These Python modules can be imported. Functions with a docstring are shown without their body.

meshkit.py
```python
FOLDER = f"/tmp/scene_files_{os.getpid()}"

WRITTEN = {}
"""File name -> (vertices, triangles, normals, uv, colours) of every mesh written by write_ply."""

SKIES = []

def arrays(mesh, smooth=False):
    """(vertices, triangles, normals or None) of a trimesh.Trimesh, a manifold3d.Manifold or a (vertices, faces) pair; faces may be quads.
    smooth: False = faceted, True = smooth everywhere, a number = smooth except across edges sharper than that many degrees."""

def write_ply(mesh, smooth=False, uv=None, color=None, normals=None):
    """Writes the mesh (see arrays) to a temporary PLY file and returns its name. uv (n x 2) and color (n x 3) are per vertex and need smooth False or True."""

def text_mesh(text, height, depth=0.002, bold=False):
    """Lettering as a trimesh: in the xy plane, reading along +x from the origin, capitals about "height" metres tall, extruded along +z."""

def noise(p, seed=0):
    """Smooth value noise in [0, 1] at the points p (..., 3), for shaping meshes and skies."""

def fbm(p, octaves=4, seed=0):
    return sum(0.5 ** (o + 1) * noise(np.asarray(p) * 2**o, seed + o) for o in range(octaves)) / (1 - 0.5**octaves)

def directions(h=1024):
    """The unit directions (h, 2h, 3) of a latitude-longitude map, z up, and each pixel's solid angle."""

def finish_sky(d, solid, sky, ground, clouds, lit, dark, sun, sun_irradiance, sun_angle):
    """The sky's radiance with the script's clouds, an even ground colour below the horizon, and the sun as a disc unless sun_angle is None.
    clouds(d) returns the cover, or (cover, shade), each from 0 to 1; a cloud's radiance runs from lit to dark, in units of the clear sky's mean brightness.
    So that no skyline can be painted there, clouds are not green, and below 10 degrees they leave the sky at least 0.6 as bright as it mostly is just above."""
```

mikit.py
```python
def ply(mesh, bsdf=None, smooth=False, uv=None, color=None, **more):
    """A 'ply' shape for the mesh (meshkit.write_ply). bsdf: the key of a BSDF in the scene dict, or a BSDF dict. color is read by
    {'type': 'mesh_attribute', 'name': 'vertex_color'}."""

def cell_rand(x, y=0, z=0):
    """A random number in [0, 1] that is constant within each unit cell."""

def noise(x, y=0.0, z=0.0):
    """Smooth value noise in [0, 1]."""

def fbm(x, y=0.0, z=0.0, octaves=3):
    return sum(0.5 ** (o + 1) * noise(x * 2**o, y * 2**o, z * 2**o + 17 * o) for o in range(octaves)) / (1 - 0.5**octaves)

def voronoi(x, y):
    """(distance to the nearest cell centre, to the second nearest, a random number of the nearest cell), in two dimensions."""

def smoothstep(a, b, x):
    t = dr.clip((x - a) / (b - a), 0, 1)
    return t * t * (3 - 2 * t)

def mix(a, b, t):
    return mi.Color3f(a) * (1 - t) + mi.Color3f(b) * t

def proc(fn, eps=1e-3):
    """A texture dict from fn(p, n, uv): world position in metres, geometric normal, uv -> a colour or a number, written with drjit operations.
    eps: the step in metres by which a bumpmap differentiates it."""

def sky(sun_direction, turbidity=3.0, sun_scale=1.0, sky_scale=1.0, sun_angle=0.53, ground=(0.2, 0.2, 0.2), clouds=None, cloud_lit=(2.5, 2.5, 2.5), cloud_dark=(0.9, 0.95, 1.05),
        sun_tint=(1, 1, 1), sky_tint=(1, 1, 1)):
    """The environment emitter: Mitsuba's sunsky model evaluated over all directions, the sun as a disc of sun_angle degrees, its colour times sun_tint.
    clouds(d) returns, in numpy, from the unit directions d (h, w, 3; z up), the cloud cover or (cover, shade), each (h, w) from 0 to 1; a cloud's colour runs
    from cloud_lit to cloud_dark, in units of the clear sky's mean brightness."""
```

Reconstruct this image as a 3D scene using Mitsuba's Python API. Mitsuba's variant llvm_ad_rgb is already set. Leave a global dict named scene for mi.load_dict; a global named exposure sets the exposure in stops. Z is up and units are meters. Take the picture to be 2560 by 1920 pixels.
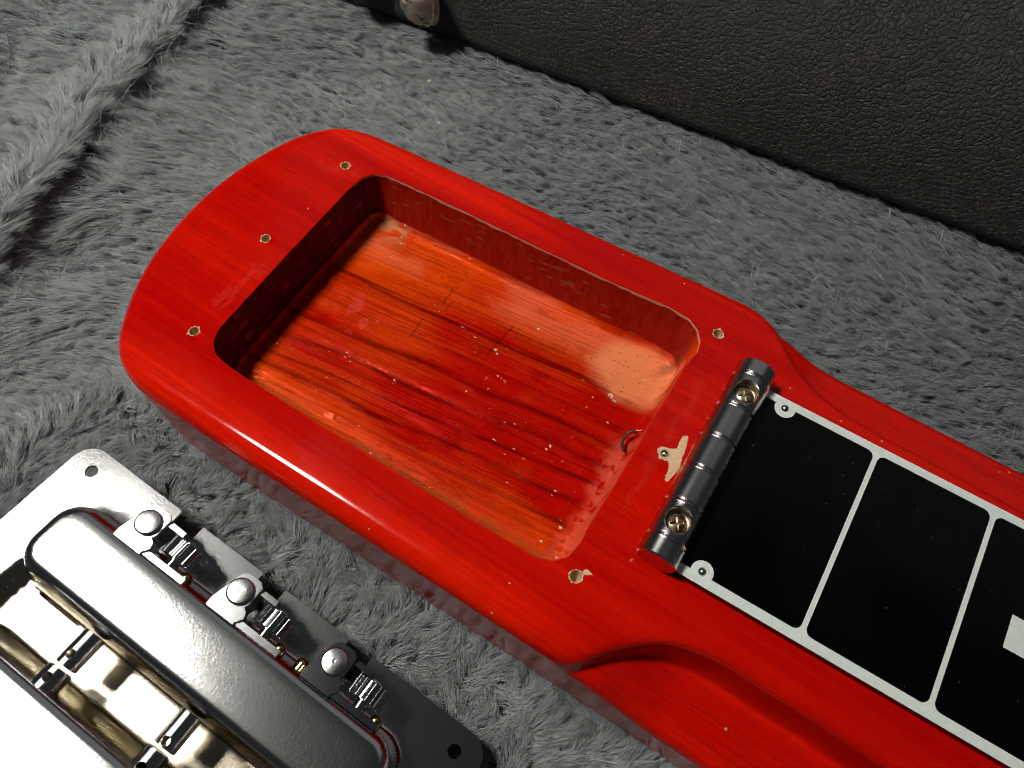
import math
import drjit as dr
import mitsuba as mi
import numpy as np
import trimesh
import shapely
import shapely.geometry as sg
import manifold3d as m3
from scipy.spatial import Delaunay
from scipy.interpolate import CubicSpline
import meshkit
import mikit
from mikit import proc, noise, fbm, voronoi, cell_rand, smoothstep, mix

MM = 0.001
T4 = mi.ScalarTransform4f
scene, labels = {}, {}

# ------------------------------------------------------------------ camera, light, exposure
EYE = np.array([-43.72, -87.89, 184.57])
FWD = np.array([-0.224673, 0.397948, -0.889472])
UP = -np.array([0.472615, -0.753754, -0.456607])
scene['camera'] = {
    'type': 'perspective', 'fov': 2 * math.degrees(math.atan(1280 / 1923.0)), 'fov_axis': 'x',
    'near_clip': 0.01, 'far_clip': 20.0,
    'to_world': T4().look_at(origin=(EYE * MM).tolist(), target=((EYE + FWD * 100) * MM).tolist(), up=UP.tolist())}
LAMP = np.array([-425.0, -88.0, 690.0])          # the bright lamp to the left of the guitar
LAMP_R, LAMP_L = 74.0, 98.0
exposure = 0.0
AIM = np.array([-110.0, -20.0, 0.0])


def facing(pos, aim, sx, sy):
    return T4().look_at(origin=(pos * MM).tolist(), target=(aim * MM).tolist(), up=[0, 0.3, 1]).scale([sx * MM, sy * MM, 1])


scene['ceiling_lamp'] = {'type': 'disk', 'to_world': facing(LAMP, AIM, LAMP_R, LAMP_R),
                         'emitter': {'type': 'area', 'radiance': {'type': 'rgb', 'value': [LAMP_L * 1.0, LAMP_L * 0.98, LAMP_L * 0.90]}}}
scene['fill_panel'] = {'type': 'rectangle', 'to_world': facing(np.array([-150.0, 950.0, 1000.0]), AIM, 1000, 480),  # added soft fill panel, out of view, reflected in the nut bar
                         'emitter': {'type': 'area', 'radiance': {'type': 'rgb', 'value': [0.15, 0.152, 0.155]}}}
scene['room_light'] = {'type': 'constant', 'radiance': {'type': 'rgb', 'value': [0.022, 0.023, 0.025]}}
for k, l in (('ceiling_lamp', 'round bright lamp hanging above and left of the frame'), ('fill_panel', 'dim fill panel added beyond the black case, outside the frame')):
    labels[k] = {'label': l, 'category': 'lamp' if 'lamp' in k else 'light_panel'}


# ------------------------------------------------------------------ helpers
def scaled(mesh):
    if isinstance(mesh, m3.Manifold):
        mm = mesh.to_mesh()
        mesh = trimesh.Trimesh(np.array(mm.vert_properties)[:, :3], np.array(mm.tri_verts), process=False)
    v = np.array(mesh.vertices) * MM
    return trimesh.Trimesh(v, np.array(mesh.faces), process=False)


def add(key, mesh, bsdf, smooth=False, uv=None, color=None, label=None, cat=None, kind=None, group=None):
    scene[key] = mikit.ply(scaled(mesh), bsdf, smooth, uv=uv, color=color)
    d = {k: v for k, v in (('label', label), ('category', cat), ('kind', kind), ('group', group)) if v}
    if d:
        labels[key] = d


def name_n(key):
    if key not in scene:
        return key
    n = 1
    while f'{key}_{n:03d}' in scene:
        n += 1
    return f'{key}_{n:03d}'


def rgb(*c):
    return {'type': 'rgb', 'value': list(c)}


def resample(pts, step, closed=True):
    p = np.asarray(pts, float)
    if closed:
        p = np.vstack([p, p[:1]])
    d = np.r_[0, np.cumsum(np.linalg.norm(np.diff(p, axis=0), axis=1))]
    n = max(3, int(round(d[-1] / step)))
    t = np.linspace(0, d[-1], n + 1)[: -1 if closed else None]
    return np.stack([np.interp(t, d, p[:, k]) for k in range(2)], 1)


def spline(pts, step):
    """A smooth closed curve through the points."""
    p = np.asarray(pts, float)
    q = np.vstack([p, p[:1]])
    t = np.r_[0, np.cumsum(np.linalg.norm(np.diff(q, axis=0), axis=1) ** 0.5)]
    c = CubicSpline(t, q, bc_type='periodic')
    return resample(c(np.linspace(0, t[-1], 4000)[:-1]), step)


def rounded(x0, y0, x1, y1, r):
    return sg.box(x0 + r, y0 + r, x1 - r, y1 - r).buffer(r, quad_segs=12)


def signed(poly, xy):
    """Distance to the polygon's edge, positive inside."""
    p = shapely.points(xy)
    d = shapely.distance(poly.exterior, p)
    return np.where(shapely.contains(poly, p), d, -d)


def ring_pts(poly, step):
    out = []
    for g in getattr(poly, 'geoms', [poly]):
        for r in [g.exterior, *g.interiors]:
            out.append(resample(np.array(r.coords)[:-1], step))
    return np.vstack(out)


def sheet(poly, rings, grid_step, height, clear=0.3, seed=1):
    """A triangulated height field over poly: extra points on rings (point arrays), a jittered grid elsewhere."""
    rng = np.random.default_rng(seed)
    x0, y0, x1, y1 = poly.bounds
    gx, gy = np.meshgrid(np.arange(x0, x1, grid_step), np.arange(y0, y1, grid_step))
    g = np.stack([gx.ravel(), gy.ravel()], 1)
    g += rng.uniform(-.12, .12, g.shape) * grid_step
    g = g[shapely.contains_xy(poly.buffer(-clear), g[:, 0], g[:, 1])]
    fixed = np.vstack(rings)
    from scipy.spatial import cKDTree
    d, _ = cKDTree(fixed).query(g)
    pts = np.vstack([fixed, g[d > grid_step * 0.55]])
    pts = np.unique(pts.round(4), axis=0)
    tri = Delaunay(pts).simplices
    c = pts[tri].mean(1)
    a, b = pts[tri[:, 1]] - pts[tri[:, 0]], pts[tri[:, 2]] - pts[tri[:, 0]]
    area = a[:, 0] * b[:, 1] - a[:, 1] * b[:, 0]
    keep = shapely.contains_xy(poly, c[:, 0], c[:, 1]) & (np.abs(area) > 1e-5)
    tri = tri[keep]
    area = area[keep]
    tri[area < 0] = tri[area < 0][:, [0, 2, 1]]
    return trimesh.Trimesh(np.c_[pts, height(pts)], tri, process=False)


def skirt(mesh, dz=None, z=None):
    """Walls straight down from the open edges of a sheet."""
    e = np.sort(mesh.edges, axis=1)
    u, inv, cnt = np.unique(e, axis=0, return_inverse=True, return_counts=True)
    b = mesh.edges[cnt[inv.ravel()] == 1]
    v = mesh.vertices
    p, q = v[b[:, 0]], v[b[:, 1]]
    lo = lambda a: np.c_[a[:, :2], np.full(len(a), z) if z is not None else a[:, 2] - dz]  # noqa: E731
    n = len(b)
    vv = np.vstack([p, q, lo(p), lo(q)])
    i = np.arange(n)
    f = np.vstack([np.stack([i, i + 2 * n, i + n], 1), np.stack([i + n, i + 2 * n, i + 3 * n], 1)])
    w = trimesh.Trimesh(vv, f, process=False)
    w.merge_vertices()
    return w


def smax(a, b, k):
    h = np.clip(0.5 + 0.5 * (a - b) / k, 0, 1)
    return b * (1 - h) + a * h + k * h * (1 - h)


def sstep(a, b, x):
    t = np.clip((x - a) / (b - a), 0, 1)
    return t * t * (3 - 2 * t)


def join(parts):
    return trimesh.util.concatenate([scaled(p).apply_scale(1000) if isinstance(p, m3.Manifold) else p for p in parts])


def lathe(profile, axis, at, n=40):
    """Revolve (radius, height) pairs about the direction axis, from the point at."""
    m = trimesh.creation.revolve(np.array(profile, float), sections=n)
    m.fix_normals()
    R = trimesh.geometry.align_vectors([0, 0, 1], np.asarray(axis, float) / np.linalg.norm(axis))
    m.apply_transform(R)
    m.apply_translation(at)
    return m


def dome(poly, z0, z1):
    return trimesh.creation.extrude_polygon(poly, z1 - z0).apply_translation([0, 0, z0])


def slab(poly, z0, z1, bevel=0.3):
    """An extruded outline with a bevelled upper edge."""
    a = m3.CrossSection([np.array(poly.exterior.coords)[:-1]] + [np.array(i.coords)[:-1] for i in poly.interiors], m3.FillRule.EvenOdd)
    low = m3.Manifold.extrude(a, z1 - z0 - bevel).translate([0, 0, z0])
    steps = [low]
    for k in range(3):
        t0 = bevel * (1 - math.cos((k + 1) * math.pi / 6)) * 0.8
        h = bevel * math.sin((k + 1) * math.pi / 6)
        steps.append(m3.Manifold.extrude(a.offset(-t0, m3.JoinType.Miter), z1 - bevel + h - z0).translate([0, 0, z0]))
    out = steps[0]
    for s in steps[1:]:
        out = out + s
    return out


# ------------------------------------------------------------------ materials
def two(b):
    return {'type': 'twosided', 'nested': b}


def mmp(p):
    return p.x * 1000.0, p.y * 1000.0, p.z * 1000.0


def red_wood(p, n, uv):
    x, y, z = mmp(p)
    yy = y + 0.035 * x + 2.0 * (noise(x * 0.02, y * 0.03, 3.0) - 0.5)
    g = fbm(x * 0.018, yy * 0.9, z * 0.5, 3)
    fine = noise(x * 0.12, yy * 5.0, z * 2.0)
    band = fbm(x * 0.012, yy * 0.16, 7.0, 2)
    rim = smoothstep(-46.0, -51.5, y) * smoothstep(-40.0, -62.0, x) + smoothstep(38.0, 45.0, y) * smoothstep(-90.0, -130.0, x)
    t = dr.clip(0.15 + 0.65 * (band - 0.3) + 0.42 * (g - 0.5) + 0.16 * (fine - 0.5) + 0.55 * rim * (0.4 + g), 0, 1)
    c = mix((0.43, 0.0008, 0.0004), (0.72, 0.011, 0.0006), t)
    pores = smoothstep(0.62, 0.85, noise(x * 0.10, yy * 5.0, 11.0)) * smoothstep(0.40, 0.62, fbm(x * 0.02, y * 0.05, 5.0, 2))
    c = mix(c, (0.25, 0.003, 0.0015), 0.4 * pores)
    scuff = (seg(x, y, -174.0, -27.0, -172.0, -12.0, 3.2) + 0.8 * seg(x, y, -181.0, 29.0, -171.5, 33.0, 3.6) + 0.7 * seg(x, y, -47.0, 22.0, -49.0, -20.0, 2.5)) * smoothstep(0.42, 0.62, fbm(x * 0.9, y * 0.25, 33.0, 3))
    c = mix(c, (0.72, 0.075, 0.055), 0.13 * dr.clip(scuff, 0, 1))
    # tiny pale nicks in the lacquer
    d, _, w = voronoi(x * 0.11, y * 0.11)
    nick = dr.select((w > 0.90) & (d < 0.010 + 0.030 * (w - 0.90) / 0.10), mi.Float(1), mi.Float(0))
    return mix(c, (0.75, 0.38, 0.22), nick * 0.8)


def red_rough(p, n, uv):
    x, y, z = mmp(p)
    haze = smoothstep(0.50, 0.66, fbm(x * 0.05, y * 0.06, 2.0, 3))
    return 0.09 + 0.03 * haze + 0.02 * noise(x * 1.3, y * 1.3, z)


def lacquer_bump(p, n, uv):
    x, y, z = mmp(p)
    return 0.00002 * fbm(x * 0.06, (y + 0.035 * x) * 0.25, z * 0.1, 2)


scene['red_lacquer'] = two({'type': 'bumpmap', 'arbitrary': {**proc(lacquer_bump, 2e-4)}, 'scale': 1.0,
                            'bsdf': {'type': 'principled', 'base_color': proc(red_wood), 'roughness': proc(red_rough), 'specular': 0.25}})


def streak(x, y, y0, slope, w, seed):
    c = y0 + slope * (x + 110.0) + 2.2 * (noise(x * 0.05, seed) - 0.5)
    d = (y - c) / (w * 0.7)
    return dr.exp(-d * d) * (0.55 + 0.9 * (noise(x * 0.08, seed + 3.3) - 0.3))


def seg(x, y, x0, y0, x1, y1, w):
    ex, ey = x1 - x0, y1 - y0
    t = dr.clip(((x - x0) * ex + (y - y0) * ey) / (ex * ex + ey * ey), 0, 1)
    d = dr.sqrt(dr.square(x - x0 - t * ex) + dr.square(y - y0 - t * ey))
    return 1.0 - smoothstep(0.4 * w, w, d)


SCRATCH = [(-128.6, 21.8, -127.9, 15.1, 0.42), (-125.8, 17.5, -126.2, 14.4, 0.35), (-129.9, 7.3, -129.7, -0.5, 0.38), (-105.3, 20.2, -106.6, 7.3, 0.42), (-150.2, -27.8, -150.4, -30.1, 0.4)]


def cavity_color(p, n, uv):
    x, y, z = mmp(p)
    yy = y - 0.09 * (x + 110.0)
    g = fbm(x * 0.02, yy * 0.7, 1.0, 3)
    fine = noise(x * 0.10, yy * 4.5, 4.0)
    cloud = fbm(x * 0.045, y * 0.06, 9.0, 3)
    edge = smoothstep(12.0, 22.0, yy) + smoothstep(-24.0, -34.0, yy)
    left = smoothstep(-95.0, -150.0, x + 20.0 * (cloud - 0.5))
    t = dr.clip(0.40 * edge + 0.20 * left + 1.0 * (cloud - 0.45) + 0.35 * (g - 0.45) + 0.16 * (fine - 0.5), 0, 1)
    c = mix((0.44, 0.0035, 0.0006), (0.80, 0.080, 0.0015), t)
    # pale pinkish specular haze painted in by the far wall and the beige patch in the far right corner
    film = smoothstep(17.0, 27.0, y - 0.05 * (x + 110)) * smoothstep(0.36, 0.58, fbm(x * 0.04, y * 0.1, 21.0, 3)) * dr.select(z < -11.0, mi.Float(1), mi.Float(0))
    c = mix(c, (0.84, 0.165, 0.070), 0.55 * film)
    bx, by = (x + 66.0) / 17.0, (y - 25.0) / 10.5
    beige = 1.0 - smoothstep(0.65, 1.1, dr.sqrt(bx * bx + by * by) + 0.35 * (fbm(x * 0.15, y * 0.15, 6.0, 2) - 0.5))
    c = mix(c, (0.80, 0.245, 0.095), beige * dr.select(z < -10.0, mi.Float(0.9), mi.Float(0.0)))
    # pinkish strip by the right rim: light on the floor fillet, painted in
    lit_fillet = smoothstep(-60.5, -55.5, x + 3.0 * noise(y * 0.3, 2.0)) * smoothstep(0.25, 0.5, fbm(x * 0.7, y * 0.7, 8.0, 3)) * smoothstep(10.0, 0.0, y)
    c = mix(c, (0.66, 0.10, 0.055), 0.7 * lit_fillet)
    # dark lines left by the cutter, along the grain
    s = streak(x, y, 12.6, 0.085, 1.1, 1.0) * 1.25 + streak(x, y, 14.2, 0.085, 0.5, 14.0) + streak(x, y, -4.2, 0.12, 1.4, 5.0) + streak(x, y, -11.8, 0.13, 1.5, 9.0) * 1.1
    s = s + streak(x, y, -18.5, 0.13, 0.9, 12.0) + 0.8 * streak(x, y, -24.5, 0.11, 1.3, 17.0) + 0.7 * streak(x, y, -31.0, 0.08, 0.8, 23.0) + 0.5 * streak(x, y, 3.0, 0.10, 0.8, 29.0)
    lines = smoothstep(0.60, 0.85, noise(x * 0.022, yy * 2.4, 31.0)) * 0.30 + smoothstep(0.58, 0.80, noise(x * 0.035, yy * 5.5, 37.0)) * 0.34 + 0.25 * smoothstep(0.62, 0.75, fbm(x * 0.10, yy * 0.5, 71.0, 3))
    c = mix(c, c * mi.Color3f(0.36, 0.20, 0.20), dr.clip(s * 0.95 + lines, 0, 1.0) * (1.0 - 0.7 * beige) * (1.0 - 0.8 * smoothstep(-62.0, -57.0, x)))
    # dusty brown dirt in the corners of the floor
    brown = smoothstep(-33.5, -39.0, y) * smoothstep(0.25, 0.5, fbm(x * 0.12, y * 0.2, 3.0, 3))
    c = mix(c, (0.20, 0.050, 0.012), 0.8 * brown)
    dust = smoothstep(22.0, 31.0, y) * smoothstep(-146.0, -160.0, x) * smoothstep(0.40, 0.6, fbm(x * 0.5, y * 0.5, 13.0, 3))
    c = mix(c, (0.42, 0.22, 0.10), 0.7 * dust)
    scr = mi.Float(0)
    for a in SCRATCH:
        scr = dr.maximum(scr, seg(x + 0.5 * (noise(x * 0.9, y * 0.9) - 0.5), y, *a))
    c = c * (1.0 - 0.45 * scr)
    # glue marks
    gx, gy = (x + 143.0) / 15.0, (y + 1.5) / 9.0
    glue = (1.0 - smoothstep(0.6, 1.0, dr.sqrt(gx * gx + gy * gy))) * smoothstep(0.545, 0.56, fbm(x * 0.24 + 0.09 * y, y * 0.16 - 0.10 * x, 44.0, 2))
    c = mix(c, (0.66, 0.060, 0.045), 0.4 * glue)
    # pinholes and dried drops
    d, _, w = voronoi(x * 0.62, y * 0.62)
    hole = dr.select((w > 0.74) & (d < 0.13), mi.Float(1), mi.Float(0)) * smoothstep(0.40, 0.55, fbm(x * 0.05, y * 0.07, 19.0, 2)) * smoothstep(2.0, 14.0, yy)
    c = c * (1.0 - 0.6 * hole)
    # bare wood flecks
    fl = smoothstep(0.85, 0.87, fbm(x * 0.40, yy * 1.3, 51.0, 3)) * smoothstep(0.56, 0.62, fbm(x * 0.03, y * 0.05, 55.0, 2))
    c = mix(c, (0.80, 0.55, 0.36), 0.9 * fl)
    # the walls: darker, browner stain with vertical cutter marks; left wall darkened further as painted shade
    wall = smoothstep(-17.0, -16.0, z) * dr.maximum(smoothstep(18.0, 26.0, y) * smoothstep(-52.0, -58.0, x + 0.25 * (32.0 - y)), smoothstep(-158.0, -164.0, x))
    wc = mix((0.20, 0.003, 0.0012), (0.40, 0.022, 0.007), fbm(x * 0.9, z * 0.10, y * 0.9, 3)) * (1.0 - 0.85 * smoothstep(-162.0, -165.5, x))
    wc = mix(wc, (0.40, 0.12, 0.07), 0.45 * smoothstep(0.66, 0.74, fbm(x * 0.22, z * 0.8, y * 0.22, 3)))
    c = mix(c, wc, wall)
    sx, sy = (x + 57.5 - 0.5 * (y - 33.0)) / 2.6, (y - 32.5) / 5.5
    smudge = 0.7 * (1.0 - smoothstep(0.2, 1.1, dr.sqrt(sx * sx + sy * sy) + 0.5 * (fbm(x * 0.6, y * 0.6, z * 0.6, 2) - 0.5))) * smoothstep(-2.0, -5.0, z)
    c = mix(c, (0.05, 0.02, 0.018), 0.6 * smudge)
    # chipped lacquer along the far rim
    chip = smoothstep(-1.1, -0.55, z + 0.6 * (noise(x * 0.5, 3.0) - 0.5)) * smoothstep(24.0, 30.0, y)
    return mix(c, (0.80, 0.50, 0.33), chip * 0.6)


def cavity_bump(p, n, uv):
    x, y, z = mmp(p)
    yy = y - 0.09 * (x + 110.0)
    lump = smoothstep(0.72, 0.84, fbm(x * 0.5, yy * 0.9, 51.0, 3))
    flat = smoothstep(-15.5, -17.5, z) * smoothstep(-57.0, -61.0, x)
    return 0.00010 * flat * fbm(x * 0.05, yy * 0.7, z * 0.3, 2) + 0.00003 * (1.0 - flat) * fbm(x * 1.1, y * 1.1, z * 0.15, 2) + 0.00016 * flat * lump + 0.000012 * noise(x * 1.4, y * 1.4, z * 1.4)


def cavity_rough(p, n, uv):
    x, y, z = mmp(p)
    yy = y - 0.09 * (x + 110.0)
    return 0.42 - 0.22 * smoothstep(0.55, 0.70, fbm(x * 0.12, yy * 0.35, 61.0, 3)) * smoothstep(-15.0, -17.0, z)


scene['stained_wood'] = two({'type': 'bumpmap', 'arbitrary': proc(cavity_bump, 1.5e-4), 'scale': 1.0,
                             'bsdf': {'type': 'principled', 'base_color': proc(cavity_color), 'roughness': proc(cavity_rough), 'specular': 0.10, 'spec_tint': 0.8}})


def bare_wood(p, n, uv):
    x, y, z = mmp(p)
    return mix((0.52, 0.33, 0.18), (0.74, 0.52, 0.32), fbm(x * 0.25, y * 1.6, z, 3))


scene['bare_wood'] = two({'type': 'principled', 'base_color': proc(bare_wood), 'roughness': 0.75, 'specular': 0.2})
scene['hole_wood'] = two({'type': 'principled', 'base_color': rgb(0.52, 0.38, 0.21), 'roughness': 0.8, 'specular': 0.1})


def plastic_color(p, n, uv):
    x, y, z = mmp(p)
    d, _, w = voronoi(x * 0.22, y * 0.22)
    dust = dr.select((w > 0.955) & (d < 0.030 * w), mi.Float(1), mi.Float(0))
    d2, _, w2 = voronoi(x * 0.5 + 3.0 * y * 0.12, y * 0.09)
    fibre = dr.select((w2 > 0.93) & (d2 < 0.02), mi.Float(1), mi.Float(0))
    return mix((0.0012, 0.0012, 0.0011), (0.11, 0.11, 0.10), dr.clip(dust + fibre, 0, 1))


def plastic_rough(p, n, uv):
    x, y, z = mmp(p)
    return 0.11 + 0.12 * smoothstep(0.45, 0.7, fbm(x * 0.06, y * 0.05, 1.0, 3))


scene['black_plastic'] = two({'type': 'principled', 'base_color': proc(plastic_color), 'roughness': proc(plastic_rough), 'specular': 0.2})


def white_paint(p, n, uv):
    x, y, z = mmp(p)
    return mix((0.63, 0.685, 0.65), (0.69, 0.735, 0.695), fbm(x * 0.3, y * 0.3, 1.0, 3))


scene['white_paint'] = two({'type': 'principled', 'base_color': proc(white_paint), 'roughness': 0.5, 'specular': 0.3})


def grain_bump(p, n, uv):
    x, y, z = mmp(p)
    return 0.000013 * fbm(x * 2.4, y * 2.4, z * 2.4, 2)


def pan_color(p, n, uv):
    x, y, z = mmp(p)
    warm = smoothstep(-4.0, -10.0, z) * smoothstep(-108.0, -114.0, y) * smoothstep(-178.0, -172.0, x) * smoothstep(-134.0, -130.0, y)
    return mix((0.68, 0.68, 0.675), (0.66, 0.585, 0.455), warm)


def pan_alpha(p, n, uv):
    x, y, z = mmp(p)
    return 0.052 + 0.04 * smoothstep(-4.0, -10.0, z) * smoothstep(-108.0, -114.0, y) * smoothstep(-178.0, -172.0, x)


scene['grained_chrome'] = two({'type': 'bumpmap', 'arbitrary': proc(grain_bump, 1e-4), 'scale': 1.0,
                               'bsdf': {'type': 'blendbsdf', 'weight': 0.10,
                                        'sharp': {'type': 'roughconductor', 'material': 'none', 'distribution': 'beckmann', 'alpha': proc(pan_alpha), 'specular_reflectance': proc(pan_color)},
                                        'soft': {'type': 'roughconductor', 'material': 'none', 'distribution': 'beckmann', 'alpha': 0.13, 'specular_reflectance': proc(pan_color)}}})


def scratch_bump(p, n, uv):
    x, y, z = mmp(p)
    return 0.00002 * noise(x * 0.8, y * 0.8, z * 0.8)


scene['chrome'] = two({'type': 'roughconductor', 'material': 'none', 'distribution': 'beckmann', 'alpha': 0.08, 'specular_reflectance': rgb(0.64, 0.645, 0.65)})
scene['post_chrome'] = two({'type': 'roughconductor', 'material': 'none', 'distribution': 'beckmann', 'alpha': 0.11, 'specular_reflectance': rgb(0.66, 0.66, 0.66)})
scene['cap_chrome'] = two({'type': 'roughconductor', 'material': 'none', 'distribution': 'beckmann', 'alpha': 0.13, 'specular_reflectance': rgb(0.66, 0.66, 0.66)})
scene['dark_wire'] = two({'type': 'principled', 'base_color': rgb(0.05, 0.035, 0.03), 'metallic': 0.3, 'roughness': 0.4})
scene['polished_chrome'] = two({'type': 'roughconductor', 'material': 'none', 'distribution': 'beckmann', 'alpha': 0.11, 'specular_reflectance': rgb(0.68, 0.64, 0.635)})
scene['satin_chrome'] = two({'type': 'roughconductor', 'material': 'none', 'distribution': 'beckmann', 'alpha': 0.11, 'specular_reflectance': rgb(0.42, 0.42, 0.42)})
scene['brass'] = two({'type': 'roughconductor', 'material': 'none', 'distribution': 'beckmann', 'alpha': 0.1, 'specular_reflectance': rgb(0.42, 0.37, 0.19)})


def tarnish(p, n, uv):
    x, y, z = mmp(p)
    return mix((0.12, 0.08, 0.045), (0.55, 0.46, 0.33), smoothstep(0.3, 0.62, fbm(x * 0.7, y * 0.7, z * 0.7, 3)))


scene['tarnished_brass'] = two({'type': 'principled', 'base_color': proc(tarnish), 'metallic': 0.9, 'roughness': 0.32})


def rusty(p, n, uv):
    x, y, z = mmp(p)
    r = 0.85 * smoothstep(0.56, 0.80, fbm(x * 0.35, y * 0.35, z * 0.35, 4))
    return mix(mix((0.38, 0.32, 0.24), (0.56, 0.48, 0.38), fbm(x * 0.2, y * 0.2, z * 0.2, 2)), (0.10, 0.045, 0.02), r)


def rusty_rough(p, n, uv):
    x, y, z = mmp(p)
    return 0.42 + 0.3 * smoothstep(0.5, 0.68, fbm(x * 0.35, y * 0.35, z * 0.35, 4))


scene['rusty_nickel'] = two({'type': 'principled', 'base_color': proc(rusty), 'metallic': 0.95, 'roughness': proc(rusty_rough)})


def leather_h(uv):
    u, v = uv.x, uv.y
    wx = 0.9 * (fbm(u * 0.25, v * 0.25, 1.0, 2) - 0.5)
    wy = 0.9 * (fbm(u * 0.25, v * 0.25, 5.0, 2) - 0.5)
    d1, d2, w = voronoi(u * 0.50 + wx, v * 0.48 + wy)
    e1, e2, w2 = voronoi(u * 1.05 + wy + 7.0, v * 1.35 + wx)
    return smoothstep(0.0, 0.38, d2 - d1) * (0.75 + 0.5 * w) + 0.35 * smoothstep(0.0, 0.35, e2 - e1)


def leather_bump(p, n, uv):
    return 0.00048 * leather_h(uv)


def leather_color(p, n, uv):
    u, v = uv.x, uv.y
    worn = smoothstep(0.70, 0.78, fbm(u * 0.07, v * 0.07, 3.0, 4)) * noise(u * 0.9, v * 0.9, 4.0)
    return mix(mix((0.031, 0.032, 0.031), (0.042, 0.043, 0.0415), fbm(u * 0.05, v * 0.05, 2.0, 2)), (0.085, 0.062, 0.038), 0.55 * worn)


scene['black_leather'] = two({'type': 'bumpmap', 'arbitrary': proc(leather_bump, 1e-4), 'scale': 1.0,
                              'bsdf': {'type': 'principled', 'base_color': proc(leather_color), 'roughness': 0.52, 'specular': 0.45}})
scene['fur_fibre'] = two({'type': 'principled', 'base_color': {'type': 'mesh_attribute', 'name': 'vertex_color'}, 'roughness': 0.45, 'specular': 0.45})


def backing(p, n, uv):
    x, y, z = mmp(p)
    return mix((0.045, 0.042, 0.040), (0.10, 0.10, 0.10), fbm(x * 0.8, y * 0.8, 2.0, 3))


scene['rug_backing'] = two({'type': 'principled', 'base_color': proc(backing), 'roughness': 0.9, 'specular': 0.1})
scene['crumb_matter'] = two({'type': 'principled', 'base_color': rgb(0.62, 0.54, 0.38), 'roughness': 0.7})

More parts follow.
